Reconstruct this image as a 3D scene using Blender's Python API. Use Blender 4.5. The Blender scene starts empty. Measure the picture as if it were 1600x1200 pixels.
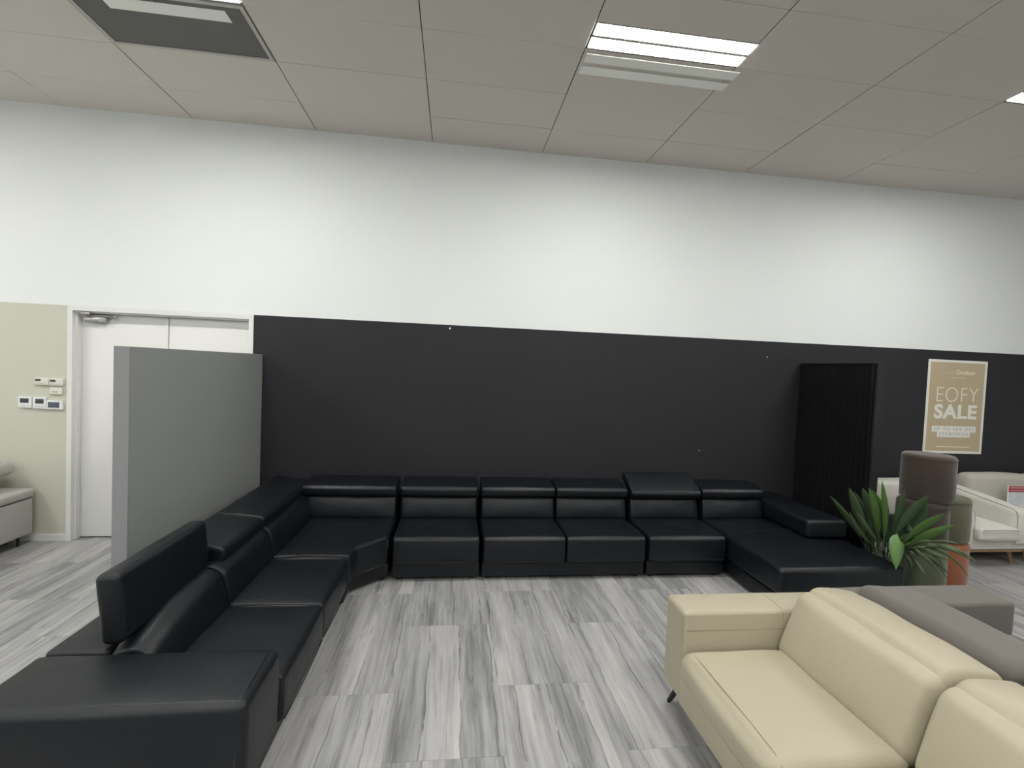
import bpy, bmesh, math, random
from mathutils import Vector, Matrix, Euler, noise
random.seed(7)
C = bpy.context.scene.collection
S = bpy.context.scene
PI = math.pi
D = 5.243      # back wall plane (y)
HC = 4.334     # ceiling height

# ---------------------------------------------------------------- camera, light, exposure
cam_data = bpy.data.cameras.new('camera')
cam = bpy.data.objects.new('camera', cam_data)
C.objects.link(cam)
cam_data.sensor_width = 36.0
cam_data.lens = 736.11 / 1600 * 36.0
cam_data.clip_start = 0.05
yaw, pitch, roll = -0.1228, -0.0341, 0.0412
f = Vector((-math.sin(yaw) * math.cos(pitch), math.cos(yaw) * math.cos(pitch), math.sin(pitch)))
r = Vector((math.cos(yaw), math.sin(yaw), 0))
u = r.cross(f)
r2 = r * math.cos(roll) + u * math.sin(roll)
u2 = -r * math.sin(roll) + u * math.cos(roll)
M = Matrix((r2, u2, -f)).transposed().to_4x4()
M.translation = (0, 0, 1.94)
cam.matrix_world = M
S.camera = cam

S.view_settings.view_transform = 'Standard'
S.view_settings.look = 'None'
S.view_settings.gamma = 1.0
S.view_settings.use_curve_mapping = False
S.view_settings.exposure = 0.0

LAMP = 68.0        # strength of the lit troffer strips
WORLD = 0.50       # added ambient fill, entering where the front wall is left out
w = bpy.data.worlds.new('world'); S.world = w
w.use_nodes = True
w.node_tree.nodes['Background'].inputs[0].default_value = (0.97, 0.985, 0.98, 1)
w.node_tree.nodes['Background'].inputs[1].default_value = WORLD

# ---------------------------------------------------------------- materials
class NT:
    def __init__(s, name):
        s.m = bpy.data.materials.new(name); s.m.use_nodes = True
        s.t = s.m.node_tree; s.b = s.t.nodes['Principled BSDF']
    def n(s, typ, **kw):
        x = s.t.nodes.new(typ)
        for k, v in kw.items():
            if k in x.inputs: x.inputs[k].default_value = v
            else: setattr(x, k, v)
        return x
    def l(s, a, b): s.t.links.new(a, b)
    def math(s, op, a, b=None, c=None, clamp=False):
        x = s.t.nodes.new('ShaderNodeMath'); x.operation = op; x.use_clamp = clamp
        for i, v in enumerate((a, b, c)):
            if v is None: continue
            if isinstance(v, (int, float)): x.inputs[i].default_value = v
            else: s.l(v, x.inputs[i])
        return x.outputs[0]
    def mix(s, fac, a, b):
        x = s.t.nodes.new('ShaderNodeMix'); x.data_type = 'RGBA'
        for i, v in ((0, fac), (6, a), (7, b)):
            if isinstance(v, (int, float)): x.inputs[i].default_value = v
            elif isinstance(v, tuple): x.inputs[i].default_value = (*v, 1)
            else: s.l(v, x.inputs[i])
        return x.outputs[2]

def mat(name, col, rough=0.6, bump=0.0, scale=200.0, var=0.0, vscale=3.0, spec=0.5, metal=0.0, wrinkle=0.0, wscale=6.0, sheen=0.0, dist=0.002):
    t = NT(name); b = t.b
    b.inputs['Base Color'].default_value = (*col, 1)
    b.inputs['Roughness'].default_value = rough
    b.inputs['Metallic'].default_value = metal
    b.inputs['Specular IOR Level'].default_value = spec
    if sheen: b.inputs['Sheen Weight'].default_value = sheen
    co = t.n('ShaderNodeTexCoord')
    if var:
        nz = t.n('ShaderNodeTexNoise', Scale=vscale, Detail=4.0); t.l(co.outputs['Object'], nz.inputs['Vector'])
        t.l(t.mix(nz.outputs['Fac'], tuple(c * (1 - var) for c in col), tuple(min(1, c * (1 + var)) for c in col)), b.inputs['Base Color'])
    h = None
    if bump:
        nz = t.n('ShaderNodeTexNoise', Scale=scale, Detail=3.0); t.l(co.outputs['Object'], nz.inputs['Vector'])
        h = t.math('MULTIPLY', nz.outputs['Fac'], bump)
    if wrinkle:
        nz = t.n('ShaderNodeTexNoise', Scale=wscale, Detail=5.0, Roughness=0.6, Distortion=0.6); t.l(co.outputs['Object'], nz.inputs['Vector'])
        h2 = t.math('MULTIPLY', nz.outputs['Fac'], wrinkle)
        h = h2 if h is None else t.math('ADD', h, h2)
    if h is not None:
        bp = t.n('ShaderNodeBump', Strength=1.0, Distance=dist); t.l(h, bp.inputs['Height']); t.l(bp.outputs[0], b.inputs['Normal'])
    return t.m

def emit(name, col, strength):
    t = NT(name)
    t.b.inputs['Base Color'].default_value = (0.8, 0.8, 0.8, 1)
    t.b.inputs['Emission Color'].default_value = (*col, 1)
    t.b.inputs['Emission Strength'].default_value = strength
    return t.m

def floor_material():
    t = NT('grey_oak_vinyl'); b = t.b
    co = t.n('ShaderNodeTexCoord'); oi = t.n('ShaderNodeObjectInfo')
    off = t.n('ShaderNodeCombineXYZ')
    t.l(t.math('MULTIPLY', oi.outputs['Random'], 37.0), off.inputs[1])
    t.l(t.math('MULTIPLY', oi.outputs['Random'], 11.0), off.inputs[2])
    add = t.n('ShaderNodeVectorMath', operation='ADD'); t.l(co.outputs['Object'], add.inputs[0]); t.l(off.outputs[0], add.inputs[1])
    P = add.outputs[0]
    def stretched(sx, sy, scale, detail=4, dist=0.0, rough=0.55):
        m = t.n('ShaderNodeMapping'); m.inputs['Scale'].default_value = (sx, sy, 1); t.l(P, m.inputs['Vector'])
        nz = t.n('ShaderNodeTexNoise', Scale=scale, Detail=float(detail), Distortion=dist, Roughness=rough); t.l(m.outputs[0], nz.inputs['Vector'])
        return nz.outputs['Fac'], m.outputs[0]
    broad, _ = stretched(9.0, 0.9, 1.0, 3, 0.4)
    streak, _ = stretched(34.0, 1.5, 1.0, 5, 0.5)
    fine, _ = stretched(170.0, 9.0, 1.0, 3)
    # printed strips inside each board
    sep = t.n('ShaderNodeSeparateXYZ'); t.l(co.outputs['Object'], sep.inputs[0])
    sx = t.math('ADD', t.math('MULTIPLY', sep.outputs[0], 1 / 0.2045), t.math('MULTIPLY', oi.outputs['Random'], 91.0))
    wob, _ = stretched(3.0, 2.2, 1.0, 3)
    sx = t.math('ADD', sx, t.math('MULTIPLY', t.math('SUBTRACT', wob, 0.5), 0.35))
    cell = t.math('FLOOR', sx)
    wn = t.n('ShaderNodeTexWhiteNoise', noise_dimensions='1D'); t.l(t.math('ADD', cell, t.math('MULTIPLY', oi.outputs['Random'], 53.0)), wn.inputs['W'])
    fr = t.math('FRACT', sx)
    edge = t.math('MINIMUM', fr, t.math('SUBTRACT', 1.0, fr))
    brk, _ = stretched(2.0, 3.0, 1.0, 2)
    brk = t.math('GREATER_THAN', brk, 0.44)
    line = t.math('MULTIPLY', t.math('LESS_THAN', edge, 0.018), brk)
    # cracks: thin wavy dark lines
    ck, _ = stretched(5.0, 0.55, 1.0, 3, 0.1)
    ckl = t.math('SUBTRACT', 1.0, t.math('MULTIPLY', t.math('ABSOLUTE', t.math('SUBTRACT', ck, 0.5)), 60.0), clamp=True)
    ckm, _ = stretched(4.0, 2.6, 1.0, 2)
    ckl = t.math('MULTIPLY', ckl, t.math('GREATER_THAN', ckm, 0.56))
    # knots
    m = t.n('ShaderNodeMapping'); m.inputs['Scale'].default_value = (3.4, 1.3, 1); t.l(P, m.inputs['Vector'])
    vo = t.n('ShaderNodeTexVoronoi', Scale=1.0); t.l(m.outputs[0], vo.inputs['Vector'])
    kd = t.math('ADD', vo.outputs['Distance'], t.math('MULTIPLY', t.math('SUBTRACT', streak, 0.5), 0.22))
    knot = t.math('SUBTRACT', 1.0, t.math('MULTIPLY', kd, 8.0), clamp=True)
    v = t.math('ADD', t.math('MULTIPLY', broad, 0.66), t.math('MULTIPLY', streak, 0.46))
    v = t.math('ADD', v, t.math('MULTIPLY', fine, 0.16))
    v = t.math('ADD', v, t.math('MULTIPLY', wn.outputs['Value'], 0.20))
    v = t.math('SUBTRACT', v, t.math('MULTIPLY', knot, 0.26))
    v = t.math('SUBTRACT', v, t.math('MULTIPLY', line, 0.17))
    v = t.math('SUBTRACT', v, t.math('MULTIPLY', ckl, 0.085))
    cr = t.n('ShaderNodeValToRGB'); t.l(v, cr.inputs[0])
    e = cr.color_ramp.elements
    e[0].position = 0.30; e[0].color = (0.06, 0.06, 0.062, 1)
    e[1].position = 0.98; e[1].color = (0.50, 0.495, 0.485, 1)
    x = e.new(0.55); x.color = (0.18, 0.18, 0.185, 1)
    x = e.new(0.75); x.color = (0.345, 0.343, 0.342, 1)
    t.l(cr.outputs[0], b.inputs['Base Color'])
    b.inputs['Roughness'].default_value = 0.48
    b.inputs['Specular IOR Level'].default_value = 0.35
    bp = t.n('ShaderNodeBump', Strength=0.25, Distance=0.001); t.l(v, bp.inputs['Height']); t.l(bp.outputs[0], b.inputs['Normal'])
    return t.m

MT = dict(
    floor=floor_material(),
    ceiling=mat('ceiling_tile_white', (0.67, 0.635, 0.585), 0.85, bump=0.5, scale=260, var=0.03, vscale=60, dist=0.001),
    void=mat('ceiling_void_dark', (0.06, 0.06, 0.055), 0.9),
    trimrail=mat('ceiling_rail_white', (0.5, 0.49, 0.46), 0.5),
    grille=mat('dark_return_grille', (0.085, 0.08, 0.07), 0.45, var=0.08, vscale=5),
    white=mat('white_wall_paint', (0.805, 0.83, 0.82), 0.7, bump=0.3, scale=90, dist=0.0006),
    sage=mat('sage_wall_paint', (0.575, 0.58, 0.485), 0.7, bump=0.3, scale=90, dist=0.0006),
    black=mat('black_wall_paint', (0.0235, 0.0235, 0.0275), 0.68, spec=0.3, bump=0.3, scale=90, var=0.12, vscale=1.3, dist=0.0006),
    door=mat('white_door_paint', (0.78, 0.78, 0.76), 0.45),
    trim=mat('white_gloss_trim', (0.76, 0.76, 0.74), 0.4),
    skirt=mat('black_trim_paint', (0.02, 0.02, 0.02), 0.6),
    greypanel=mat('grey_panel_paint', (0.29, 0.305, 0.293), 0.75, bump=0.3, scale=70, var=0.03, vscale=2, dist=0.001),
    greyend=mat('pale_grey_panel_paint', (0.29, 0.29, 0.30), 0.7, bump=0.3, scale=70, dist=0.001),
    leather=mat('black_leather', (0.0040, 0.0058, 0.0088), 0.40, bump=0.35, scale=330, wrinkle=2.2, wscale=3.2, spec=0.42),
    leather2=mat('black_leather_piping', (0.008, 0.009, 0.011), 0.36, spec=0.6),
    plastic=mat('black_plastic', (0.01, 0.01, 0.01), 0.4),
    cream=mat('cream_leather', (0.42, 0.385, 0.285), 0.46, bump=0.3, scale=260, wrinkle=2.5, wscale=4.5, spec=0.4),
    creampipe=mat('cream_seam', (0.34, 0.30, 0.20), 0.5),
    taupe=mat('taupe_fabric', (0.138, 0.127, 0.112), 0.75, bump=0.6, scale=420, spec=0.25, wrinkle=1.5, wscale=4, sheen=0.2),
    taupepipe=mat('taupe_seam', (0.08, 0.072, 0.062), 0.7),
    offwhite=mat('off_white_linen', (0.68, 0.67, 0.61), 0.85, bump=0.8, scale=320, wrinkle=2.0, wscale=5, spec=0.2),
    offpipe=mat('off_white_seam', (0.40, 0.39, 0.35), 0.8),
    paleback=mat('oatmeal_fabric', (0.50, 0.48, 0.42), 0.9, bump=0.8, scale=260, spec=0.2),
    greyfab=mat('pale_grey_fabric', (0.44, 0.425, 0.40), 0.85, bump=0.8, scale=300, wrinkle=1.5, wscale=4, spec=0.2),
    greypipe=mat('dark_grey_seam', (0.10, 0.095, 0.09), 0.85),
    oak=mat('oak_wood', (0.30, 0.19, 0.10), 0.5, var=0.25, vscale=12),
    browna=mat('brown_velvet', (0.050, 0.035, 0.027), 0.85, var=0.18, vscale=5, sheen=0.35, spec=0.2),
    brownb=mat('dark_brown_velvet', (0.040, 0.029, 0.022), 0.85, var=0.15, vscale=5, sheen=0.3, spec=0.2),
    olive=mat('olive_velvet', (0.115, 0.118, 0.072), 0.85, var=0.15, vscale=5, sheen=0.3, spec=0.2),
    moss=mat('moss_green_velvet', (0.085, 0.10, 0.055), 0.85, var=0.18, vscale=6, sheen=0.3, spec=0.2),
    rust=mat('rust_velvet', (0.30, 0.105, 0.052), 0.85, var=0.22, vscale=9, sheen=0.3, spec=0.2),
    curtain=mat('black_pleated_cloth', (0.006, 0.006, 0.007), 0.9, spec=0.15),
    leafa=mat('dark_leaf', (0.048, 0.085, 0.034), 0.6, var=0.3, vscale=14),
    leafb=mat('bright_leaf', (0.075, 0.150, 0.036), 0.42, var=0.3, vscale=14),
    leafc=mat('deep_green_leaf', (0.035, 0.060, 0.035), 0.5, var=0.3, vscale=14),  # darkest of the leaf greens
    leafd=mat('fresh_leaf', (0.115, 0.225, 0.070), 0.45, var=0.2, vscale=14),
    grass=mat('narrow_leaf', (0.080, 0.115, 0.052), 0.5, var=0.3, vscale=12),
    soil=mat('soil', (0.03, 0.022, 0.015), 0.95, bump=1.0, scale=60),
    pot=mat('black_pot', (0.015, 0.015, 0.015), 0.5),
    paper=mat('poster_white', (0.80, 0.79, 0.74), 0.55),
    kraft=mat('poster_tan', (0.50, 0.41, 0.275), 0.6, var=0.05, vscale=8),
    ink=mat('poster_cream_ink', (0.80, 0.74, 0.62), 0.6),
    inkfaint=mat('poster_faint_ink', (0.62, 0.53, 0.38), 0.6),
    inkgrey=mat('poster_grey_ink', (0.36, 0.37, 0.37), 0.6),
    red=mat('sign_red', (0.30, 0.045, 0.05), 0.5),
    pink=mat('sign_pale_red', (0.52, 0.22, 0.21), 0.5),
    picture=mat('sign_picture', (0.62, 0.65, 0.68), 0.5, var=0.25, vscale=9),
    ctrl=mat('white_plastic', (0.80, 0.81, 0.80), 0.4),
    ctrlcream=mat('cream_plastic', (0.72, 0.72, 0.62), 0.45),
    screen=mat('dark_lcd', (0.045, 0.055, 0.055), 0.3),
    screenblue=mat('blue_grey_lcd', (0.085, 0.11, 0.14), 0.25),
    button=mat('button_grey', (0.45, 0.47, 0.44), 0.5),
    steel=mat('brushed_steel', (0.42, 0.41, 0.40), 0.35, metal=0.9),
    opal=mat('pale_opal', (0.92, 0.94, 0.88), 0.4),
    lit=emit('lit_diffuser', (1.0, 0.99, 0.955), LAMP),
)

# ---------------------------------------------------------------- geometry helpers
def finish(name, verts, faces, m, parent=None, smooth=True, root=None):
    me = bpy.data.meshes.new(name)
    o0 = Vector((0, 0, 0))
    p = parent
    while p is not None:
        o0 += p.location; p = p.parent
    me.from_pydata([Vector(v) - o0 for v in verts], [], faces)
    me.materials.append(m)
    if smooth:
        me.polygons.foreach_set('use_smooth', [True] * len(me.polygons))
    me.update()
    o = bpy.data.objects.new(name, me); C.objects.link(o)
    if parent is not None: o.parent = parent
    return o

def thing(name, loc, label, cat, group=None):
    o = bpy.data.objects.new(name, None); C.objects.link(o)
    o.empty_display_size = 0.1
    o.location = loc; o['label'] = label; o['category'] = cat
    if group: o['group'] = group
    return o

def tag(o, label, cat, group=None):
    o['label'] = label; o['category'] = cat
    if group: o['group'] = group
    return o

def recentre(o):
    """move a single-mesh thing's origin to the middle of its base"""
    vs = [v.co for v in o.data.vertices]
    c = Vector(((min(v.x for v in vs) + max(v.x for v in vs)) / 2, (min(v.y for v in vs) + max(v.y for v in vs)) / 2, min(v.z for v in vs)))
    o.data.transform(Matrix.Translation(-c)); o.location = o.location + c
    return o

def ticks(L, r, seg, n=3):
    r = min(r, L / 2 - 1e-4)
    a = [r * (1 - math.tan(math.radians(45) * (1 - k / n))) for k in range(n + 1)]
    inner = L - 2 * r
    k = max(1, int(round(inner / seg)))
    mid = [r + inner * i / k for i in range(1, k)]
    return a + mid + [L - t for t in reversed(a)], r

def rbox(size, r=0.02, puff=None, seg=0.08, n=3, wob=0.0, seed=0.0, wfreq=5.0, ends=None):
    """rounded, optionally puffed box centred on the origin -> verts, faces"""
    T = []; R = min(r, min(size) / 2 - 1e-4)
    size = list(size)
    if ends:                       # tighter rounding at both ends of one axis
        ea = 'xyz'.index(ends[0]); Rn = R * ends[1]; size[ea] += 2 * (R - Rn)
    for L in size:
        t, _ = ticks(L, R, seg, n); T.append([x - L / 2 for x in t])
    N = [len(t) - 1 for t in T]
    idx = {}; V = []; F = []
    def vid(i, j, k):
        key = (i, j, k)
        if key in idx: return idx[key]
        p = [T[0][i], T[1][j], T[2][k]]
        q = Vector(p); inn = Vector([max(-size[a] / 2 + R, min(size[a] / 2 - R, p[a])) for a in range(3)])
        d = q - inn
        nrm = d.normalized() if d.length > 1e-9 else Vector((0, 0, 0))
        q = inn + nrm * R
        if puff:
            uu = [2 * p[a] / size[a] for a in range(3)]
            for key2, amt in puff.items():
                a = 'xyz'.index(key2[1]); s = 1 if key2[0] == '+' else -1
                if uu[a] * s > 0:
                    b, c = [x for x in range(3) if x != a]
                    q[a] += s * amt * (uu[a] * s) * (1 - abs(uu[b]) ** 2.2) * (1 - abs(uu[c]) ** 2.2)
        if wob:
            q += nrm * wob * noise.noise(q * wfreq + Vector((seed * 3.1, seed, 7)))
        if ends:
            lim = size[ea] / 2 - R
            if abs(q[ea]) > lim: q[ea] = math.copysign(lim + (abs(q[ea]) - lim) * Rn / R, q[ea])
        idx[key] = len(V); V.append(q)
        return idx[key]
    for a in range(3):
        b, c = [(1, 2), (2, 0), (0, 1)][a]
        for side in (0, N[a]):
            for i in range(N[b]):
                for j in range(N[c]):
                    def g(x, y):
                        k = [0, 0, 0]; k[a] = side; k[b] = x; k[c] = y; return vid(*k)
                    f4 = [g(i, j), g(i + 1, j), g(i + 1, j + 1), g(i, j + 1)]
                    if side == 0: f4.reverse()
                    F.append(f4)
    return V, F

def place(vf, loc=(0, 0, 0), rot=(0, 0, 0)):
    M_ = Matrix.Translation(loc) @ Euler(rot).to_matrix().to_4x4()
    return [M_ @ v for v in vf[0]], vf[1]

def join(*vfs):
    V = []; F = []
    for v, f_ in vfs:
        o = len(V); V += list(v); F += [[i + o for i in q] for q in f_]
    return V, F

def span(x0, x1, y0, y1, z0, z1, **kw):
    return place(rbox((x1 - x0, y1 - y0, z1 - z0), **kw), ((x0 + x1) / 2, (y0 + y1) / 2, (z0 + z1) / 2))

def box(x0, x1, y0, y1, z0, z1):
    V = [Vector((x, y, z)) for x in (x0, x1) for y in (y0, y1) for z in (z0, z1)]
    F = [[0, 1, 3, 2], [4, 6, 7, 5], [0, 4, 5, 1], [2, 3, 7, 6], [0, 2, 6, 4], [1, 5, 7, 3]]
    return V, F

def tube(pts, r, n=6, closed=False):
    pts = [Vector(p) for p in pts]; V = []; F = []
    m = len(pts)
    for i, p in enumerate(pts):
        if closed: d = pts[(i + 1) % m] - pts[i - 1]
        else: d = pts[min(i + 1, m - 1)] - pts[max(i - 1, 0)]
        d.normalize()
        a = d.cross(Vector((0, 0, 1)))
        if a.length < 1e-3: a = Vector((1, 0, 0))
        a.normalize(); b = d.cross(a)
        rr = r[i] if isinstance(r, (list, tuple)) else r
        for k in range(n):
            t = 2 * PI * k / n; V.append(p + (a * math.cos(t) + b * math.sin(t)) * rr)
    for i in range(m if closed else m - 1):
        j = (i + 1) % m
        for k in range(n):
            F.append([i * n + k, i * n + (k + 1) % n, j * n + (k + 1) % n, j * n + k])
    if not closed:
        F.append(list(range(n))); F.append([(m - 1) * n + k for k in reversed(range(n))])
    return V, F

def lathe(prof, cx, cy, n=40):
    V = []; F = []
    for (rad, z) in prof:
        for k in range(n):
            t = 2 * PI * k / n; V.append(Vector((cx + rad * math.cos(t), cy + rad * math.sin(t), z)))
    for i in range(len(prof) - 1):
        for k in range(n):
            F.append([i * n + k, i * n + (k + 1) % n, (i + 1) * n + (k + 1) % n, (i + 1) * n + k])
    F.append(list(reversed(range(n)))); F.append([(len(prof) - 1) * n + k for k in range(n)])
    return V, F

def prism(poly, z0, z1, bev=0.03, crown=0.0, segs=4):
    """bevelled vertical prism from a counter-clockwise polygon, its top filled with a fine grid for a soft crown"""
    bm = bmesh.new()
    vs = [bm.verts.new((x, y, z0)) for x, y in poly]
    fc = bm.faces.new(vs)
    ex = bmesh.ops.extrude_face_region(bm, geom=[fc])
    for v in ex['geom']:
        if isinstance(v, bmesh.types.BMVert): v.co.z = z1
    bmesh.ops.recalc_face_normals(bm, faces=bm.faces)
    bmesh.ops.bevel(bm, geom=list(bm.edges), offset=bev, segments=segs, profile=0.5, affect='EDGES')
    V = [v.co.copy() for v in bm.verts]; F = [[v.index for v in f_.verts] for f_ in bm.faces]
    bm.verts.index_update()
    F = [[v.index for v in f_.verts] for f_ in bm.faces]
    bm.free()
    return V, F

def part(name, vf, m, parent, label=None, smooth=True):
    o = finish(name, vf[0], vf[1], MT[m], parent, smooth)
    if label: o['label'] = label
    return o

def structure(name, vf, m, smooth=False):
    o = finish(name, vf[0], vf[1], MT[m], None, smooth); o['kind'] = 'structure'
    return o

def arc(p0, p1, bulge, n=10):
    p0 = Vector(p0); p1 = Vector(p1); b = Vector(bulge)
    return [p0.lerp(p1, i / n) + b * (4 * (i / n) * (1 - i / n)) for i in range(n + 1)]

# ================================================================ STRUCTURE
X0, X1, YB = -7.0, 10.0, -5.0
# floor slab and its boards
slab = structure('floor', box(X0, X1, YB, D + 0.3, -0.12, -0.004), 'floor')
BW, BL = 0.6135, 1.21
bv = box(0.0006, BW - 0.0006, 0.0006, BL - 0.0006, -0.004, 0.0)
me_full = None
def board(x, y, y1=None):
    global me_full
    if y1 is None:
        if me_full is None:
            me_full = bpy.data.meshes.new('floor_board'); me_full.from_pydata(bv[0], [], bv[1]); me_full.materials.append(MT['floor'])
        me = me_full
    else:
        me = bpy.data.meshes.new('floor_board')
        me.from_pydata(box(0.0006, BW - 0.0006, 0.0006, y1 - y - 0.0006, -0.004, 0.0)[0], [], bv[1]); me.materials.append(MT['floor'])
    o = bpy.data.objects.new('floor_board', me); C.objects.link(o)
    o.parent = slab; o.location = (x, y, 0)
for c in range(-10, 14):
    x = -0.28 + c * BW
    base = 3.48 if c % 2 == 0 else 2.775
    base += (0.0, 0.015, -0.01)[c % 3]
    k = -4
    while True:
        y = base + k * BL
        if y > D: break
        if y > -0.6:
            board(x, y, D if y + BL > D else None)
        k += 1

# ceiling: dark void slab with the tiles hung a little below, and a thin rail grid
ceil = structure('ceiling', box(X0, X1, YB, D + 0.3, HC + 0.02, HC + 0.15), 'void')
TW, TD = 1.2, 0.6
CX0 = -3.922
ROW0 = 4.71
cols = range(-2, 9); rows = range(-5, 1)
def tile_mesh(x0, x1, y0, y1):
    return span(x0 + 0.0035, x1 - 0.0035, y0 + 0.0012, y1 - 0.0012, -0.0, 0.007, r=0.0025, seg=5, n=1)
tm = {}
def tile(x, y, wy, name='ceiling_tile'):
    key = round(wy, 3)
    if key not in tm:
        vf = tile_mesh(0, TW, 0, wy)
        me = bpy.data.meshes.new('ceiling_tile'); me.from_pydata(vf[0], [], vf[1]); me.materials.append(MT['ceiling']); tm[key] = me
    o = bpy.data.objects.new(name, tm[key]); C.objects.link(o); o.parent = ceil
    o.location = (x, y, HC + random.uniform(-0.0015, 0.0015))
    o.rotation_euler = (random.uniform(-0.0012, 0.0012), random.uniform(-0.0008, 0.0008), 0)
GRILLE = (1, 3)       # column, row band counted from the wall
LIGHTCOLS = (-2, 1, 4, 7)
for c in range(-2, 11):
    x = CX0 + c * TW
    tile(x, ROW0, D - ROW0)
    for k in range(1, 13):
        y = ROW0 - k * TD
        if c == 1 and k == 2: continue          # the dark panel sits here
        if k in (3, 8) and c in LIGHTCOLS:      # a narrow strip of tile beside each light
            tile(x, y, 0.32); continue
        tile(x, y, TD)
# rails between the columns, seen as pale slivers in the joints
for c in range(-2, 12):
    x = CX0 + c * TW
    part('ceiling_rail', box(x - 0.0025, x + 0.0025, -3.2, D, HC + 0.008, HC + 0.0195), 'void', ceil, smooth=False)
# rear of the ceiling beyond the tiles
part('ceiling_panel', join(box(X0, X1, YB, -3.11, HC, HC + 0.018), box(X0, X1, -2.835, ROW0 - 12 * TD - 0.001, HC, HC + 0.018)), 'ceiling', ceil, smooth=False)
part('ceiling_panel', box(X0, CX0 - 2 * TW - 0.001, ROW0 - 12 * TD, D, HC, HC + 0.018), 'ceiling', ceil, smooth=False)

# back wall, with the door opening; paint zones are faces of their own
PZ = 2.383
DX0, DX1 = -3.853, -2.099
def wall_back():
    V = []; F = []; mi = []
    def add(vf, k):
        o = len(V); V.extend(vf[0]); F.extend([[i + o for i in q] for q in vf[1]]); mi.extend([k] * len(vf[1]))
    T0, T1 = D, D + 0.25
    add(box(X0, X1, T0, T1, PZ, HC + 0.15), 0)
    add(box(X0, DX0, T0, T1, -0.12, PZ), 1)
    add(box(DX1, X1, T0, T1, -0.12, PZ), 2)
    add(box(DX0, DX1, D + 0.2, T1, -0.12, PZ), 0)
    me = bpy.data.meshes.new('wall_back'); me.from_pydata(V, [], F)
    for k in ('white', 'sage', 'black'): me.materials.append(MT[k])
    me.polygons.foreach_set('material_index', mi); me.update()
    o = bpy.data.objects.new('wall_back', me); C.objects.link(o); o['kind'] = 'structure'
    return o
wb = wall_back()
for (x, z, s) in ((-0.065, 4.286 - 1.94 + 0.0, 0.011), (3.713, 2.195, 0.007), (2.917, 1.053, 0.007)):
    part('paint_chip', place(lathe([(0.2 * s, 0), (s, 0.0005), (0.6 * s, 0.0012)], 0, 0, 7), (x, D, z), (PI / 2, 0.4, 0)), 'white', wb, 'small white chip in the black paint', smooth=False)
structure('wall_left', box(X0 - 0.2, X0, YB, D, -0.12, HC + 0.15), 'white')
structure('wall_right', box(X1, X1 + 0.2, YB, D, -0.12, HC + 0.15), 'white')

structure('baseboard_left', join(box(X0, DX0 - 0.002, D - 0.012, D, 0, 0.062), box(X0, DX0 - 0.002, D - 0.009, D, 0.062, 0.068)), 'trim')
structure('baseboard_right', box(DX1 + 0.002, X1, D - 0.012, D, 0, 0.07), 'skirt')

# double door in its frame
door = structure('door_1', join(box(DX0 + 0.06, DX1 - 0.06, D + 0.13, D + 0.135, 0.005, 2.33)), 'door')
part('door_leaf', span(-3.805, -2.9745, D + 0.088, D + 0.128, 0.008, 2.315, r=0.003, seg=5, n=1), 'door', door)
part('door_leaf', span(-2.9665, -2.148, D + 0.088, D + 0.128, 0.008, 2.315, r=0.003, seg=5, n=1), 'door', door)
part('meeting_strip', span(-3.0, -2.972, D + 0.080, D + 0.088, 0.01, 2.245, r=0.002, seg=5, n=1), 'door', door)
fr = part('door_frame', join(box(DX0, DX0 + 0.045, D - 0.012, D + 0.14, 0, 2.383), box(DX1 - 0.045, DX1, D - 0.012, D + 0.14, 0, 2.383),
                             box(DX0 + 0.045, DX1 - 0.045, D - 0.012, D + 0.14, 2.335, 2.383)), 'trim', door, smooth=False)
part('door_stop', join(box(DX0 + 0.045, DX0 + 0.062, D + 0.03, D + 0.085, 0, 2.335), box(DX1 - 0.062, DX1 - 0.045, D + 0.03, D + 0.085, 0, 2.335),
                       box(DX0 + 0.062, DX1 - 0.062, D + 0.03, D + 0.085, 2.318, 2.335)), 'trim', door, smooth=False)
cl = part('door_closer', join(span(-3.745, -3.60, D + 0.03, D + 0.075, 2.235, 2.275, r=0.012, seg=0.2), span(-3.68, -3.535, D + 0.035, D + 0.085, 2.225, 2.29, r=0.015, seg=0.2)), 'steel', door, 'steel door closer')
part('closer_arm', join(tube([(-3.72, D + 0.05, 2.29), (-3.55, D + 0.03, 2.296), (-3.45, D + 0.035, 2.292)], 0.009), span(-3.75, -3.66, D + 0.0, D + 0.05, 2.30, 2.325, r=0.005, seg=0.2),
                         place(lathe([(0.02, 0), (0.02, 0.015)], 0, 0, 12), (-3.45, D + 0.035, 2.285))), 'steel', cl)

# ================================================================ LIGHTS AND CEILING PANEL
def troffer(x, y, label, pale_pair):
    t = thing('ceiling_light', (x + 0.6, y + 0.12, HC - 0.004), label, 'ceiling light', 'recessed ceiling lights')
    part('housing', join(box(x + 0.006, x + 1.194, y - 0.006, y + 0.262, HC + 0.004, HC + 0.018)), 'trimrail', t, smooth=False)
    part('frame', join(box(x + 0.006, x + 1.194, y - 0.006, y + 0.004, HC - 0.0035, HC + 0.008), box(x + 0.006, x + 1.194, y + 0.252, y + 0.262, HC - 0.0035, HC + 0.008),
                       box(x + 0.006, x + 1.194, y + 0.113, y + 0.142, HC - 0.0055, HC + 0.008)), 'trimrail', t, smooth=False)
    for a in (0.004, 0.142):
        part('lit_diffuser', span(x + 0.01, x + 1.19, y + a, y + a + 0.109, HC - 0.0015, HC + 0.0075, r=0.002, seg=5, n=1), 'lit', t, 'glowing strip', smooth=False)
    if pale_pair:  # two plain pale strips just under the tiles
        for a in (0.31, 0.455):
            part('pale_ceiling_strip', span(x + 0.015, x + 1.255, y + a, y + a + 0.10, HC - 0.010, HC - 0.003, r=0.002, seg=5, n=1), 'opal', t, 'pale strip', smooth=False)
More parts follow.
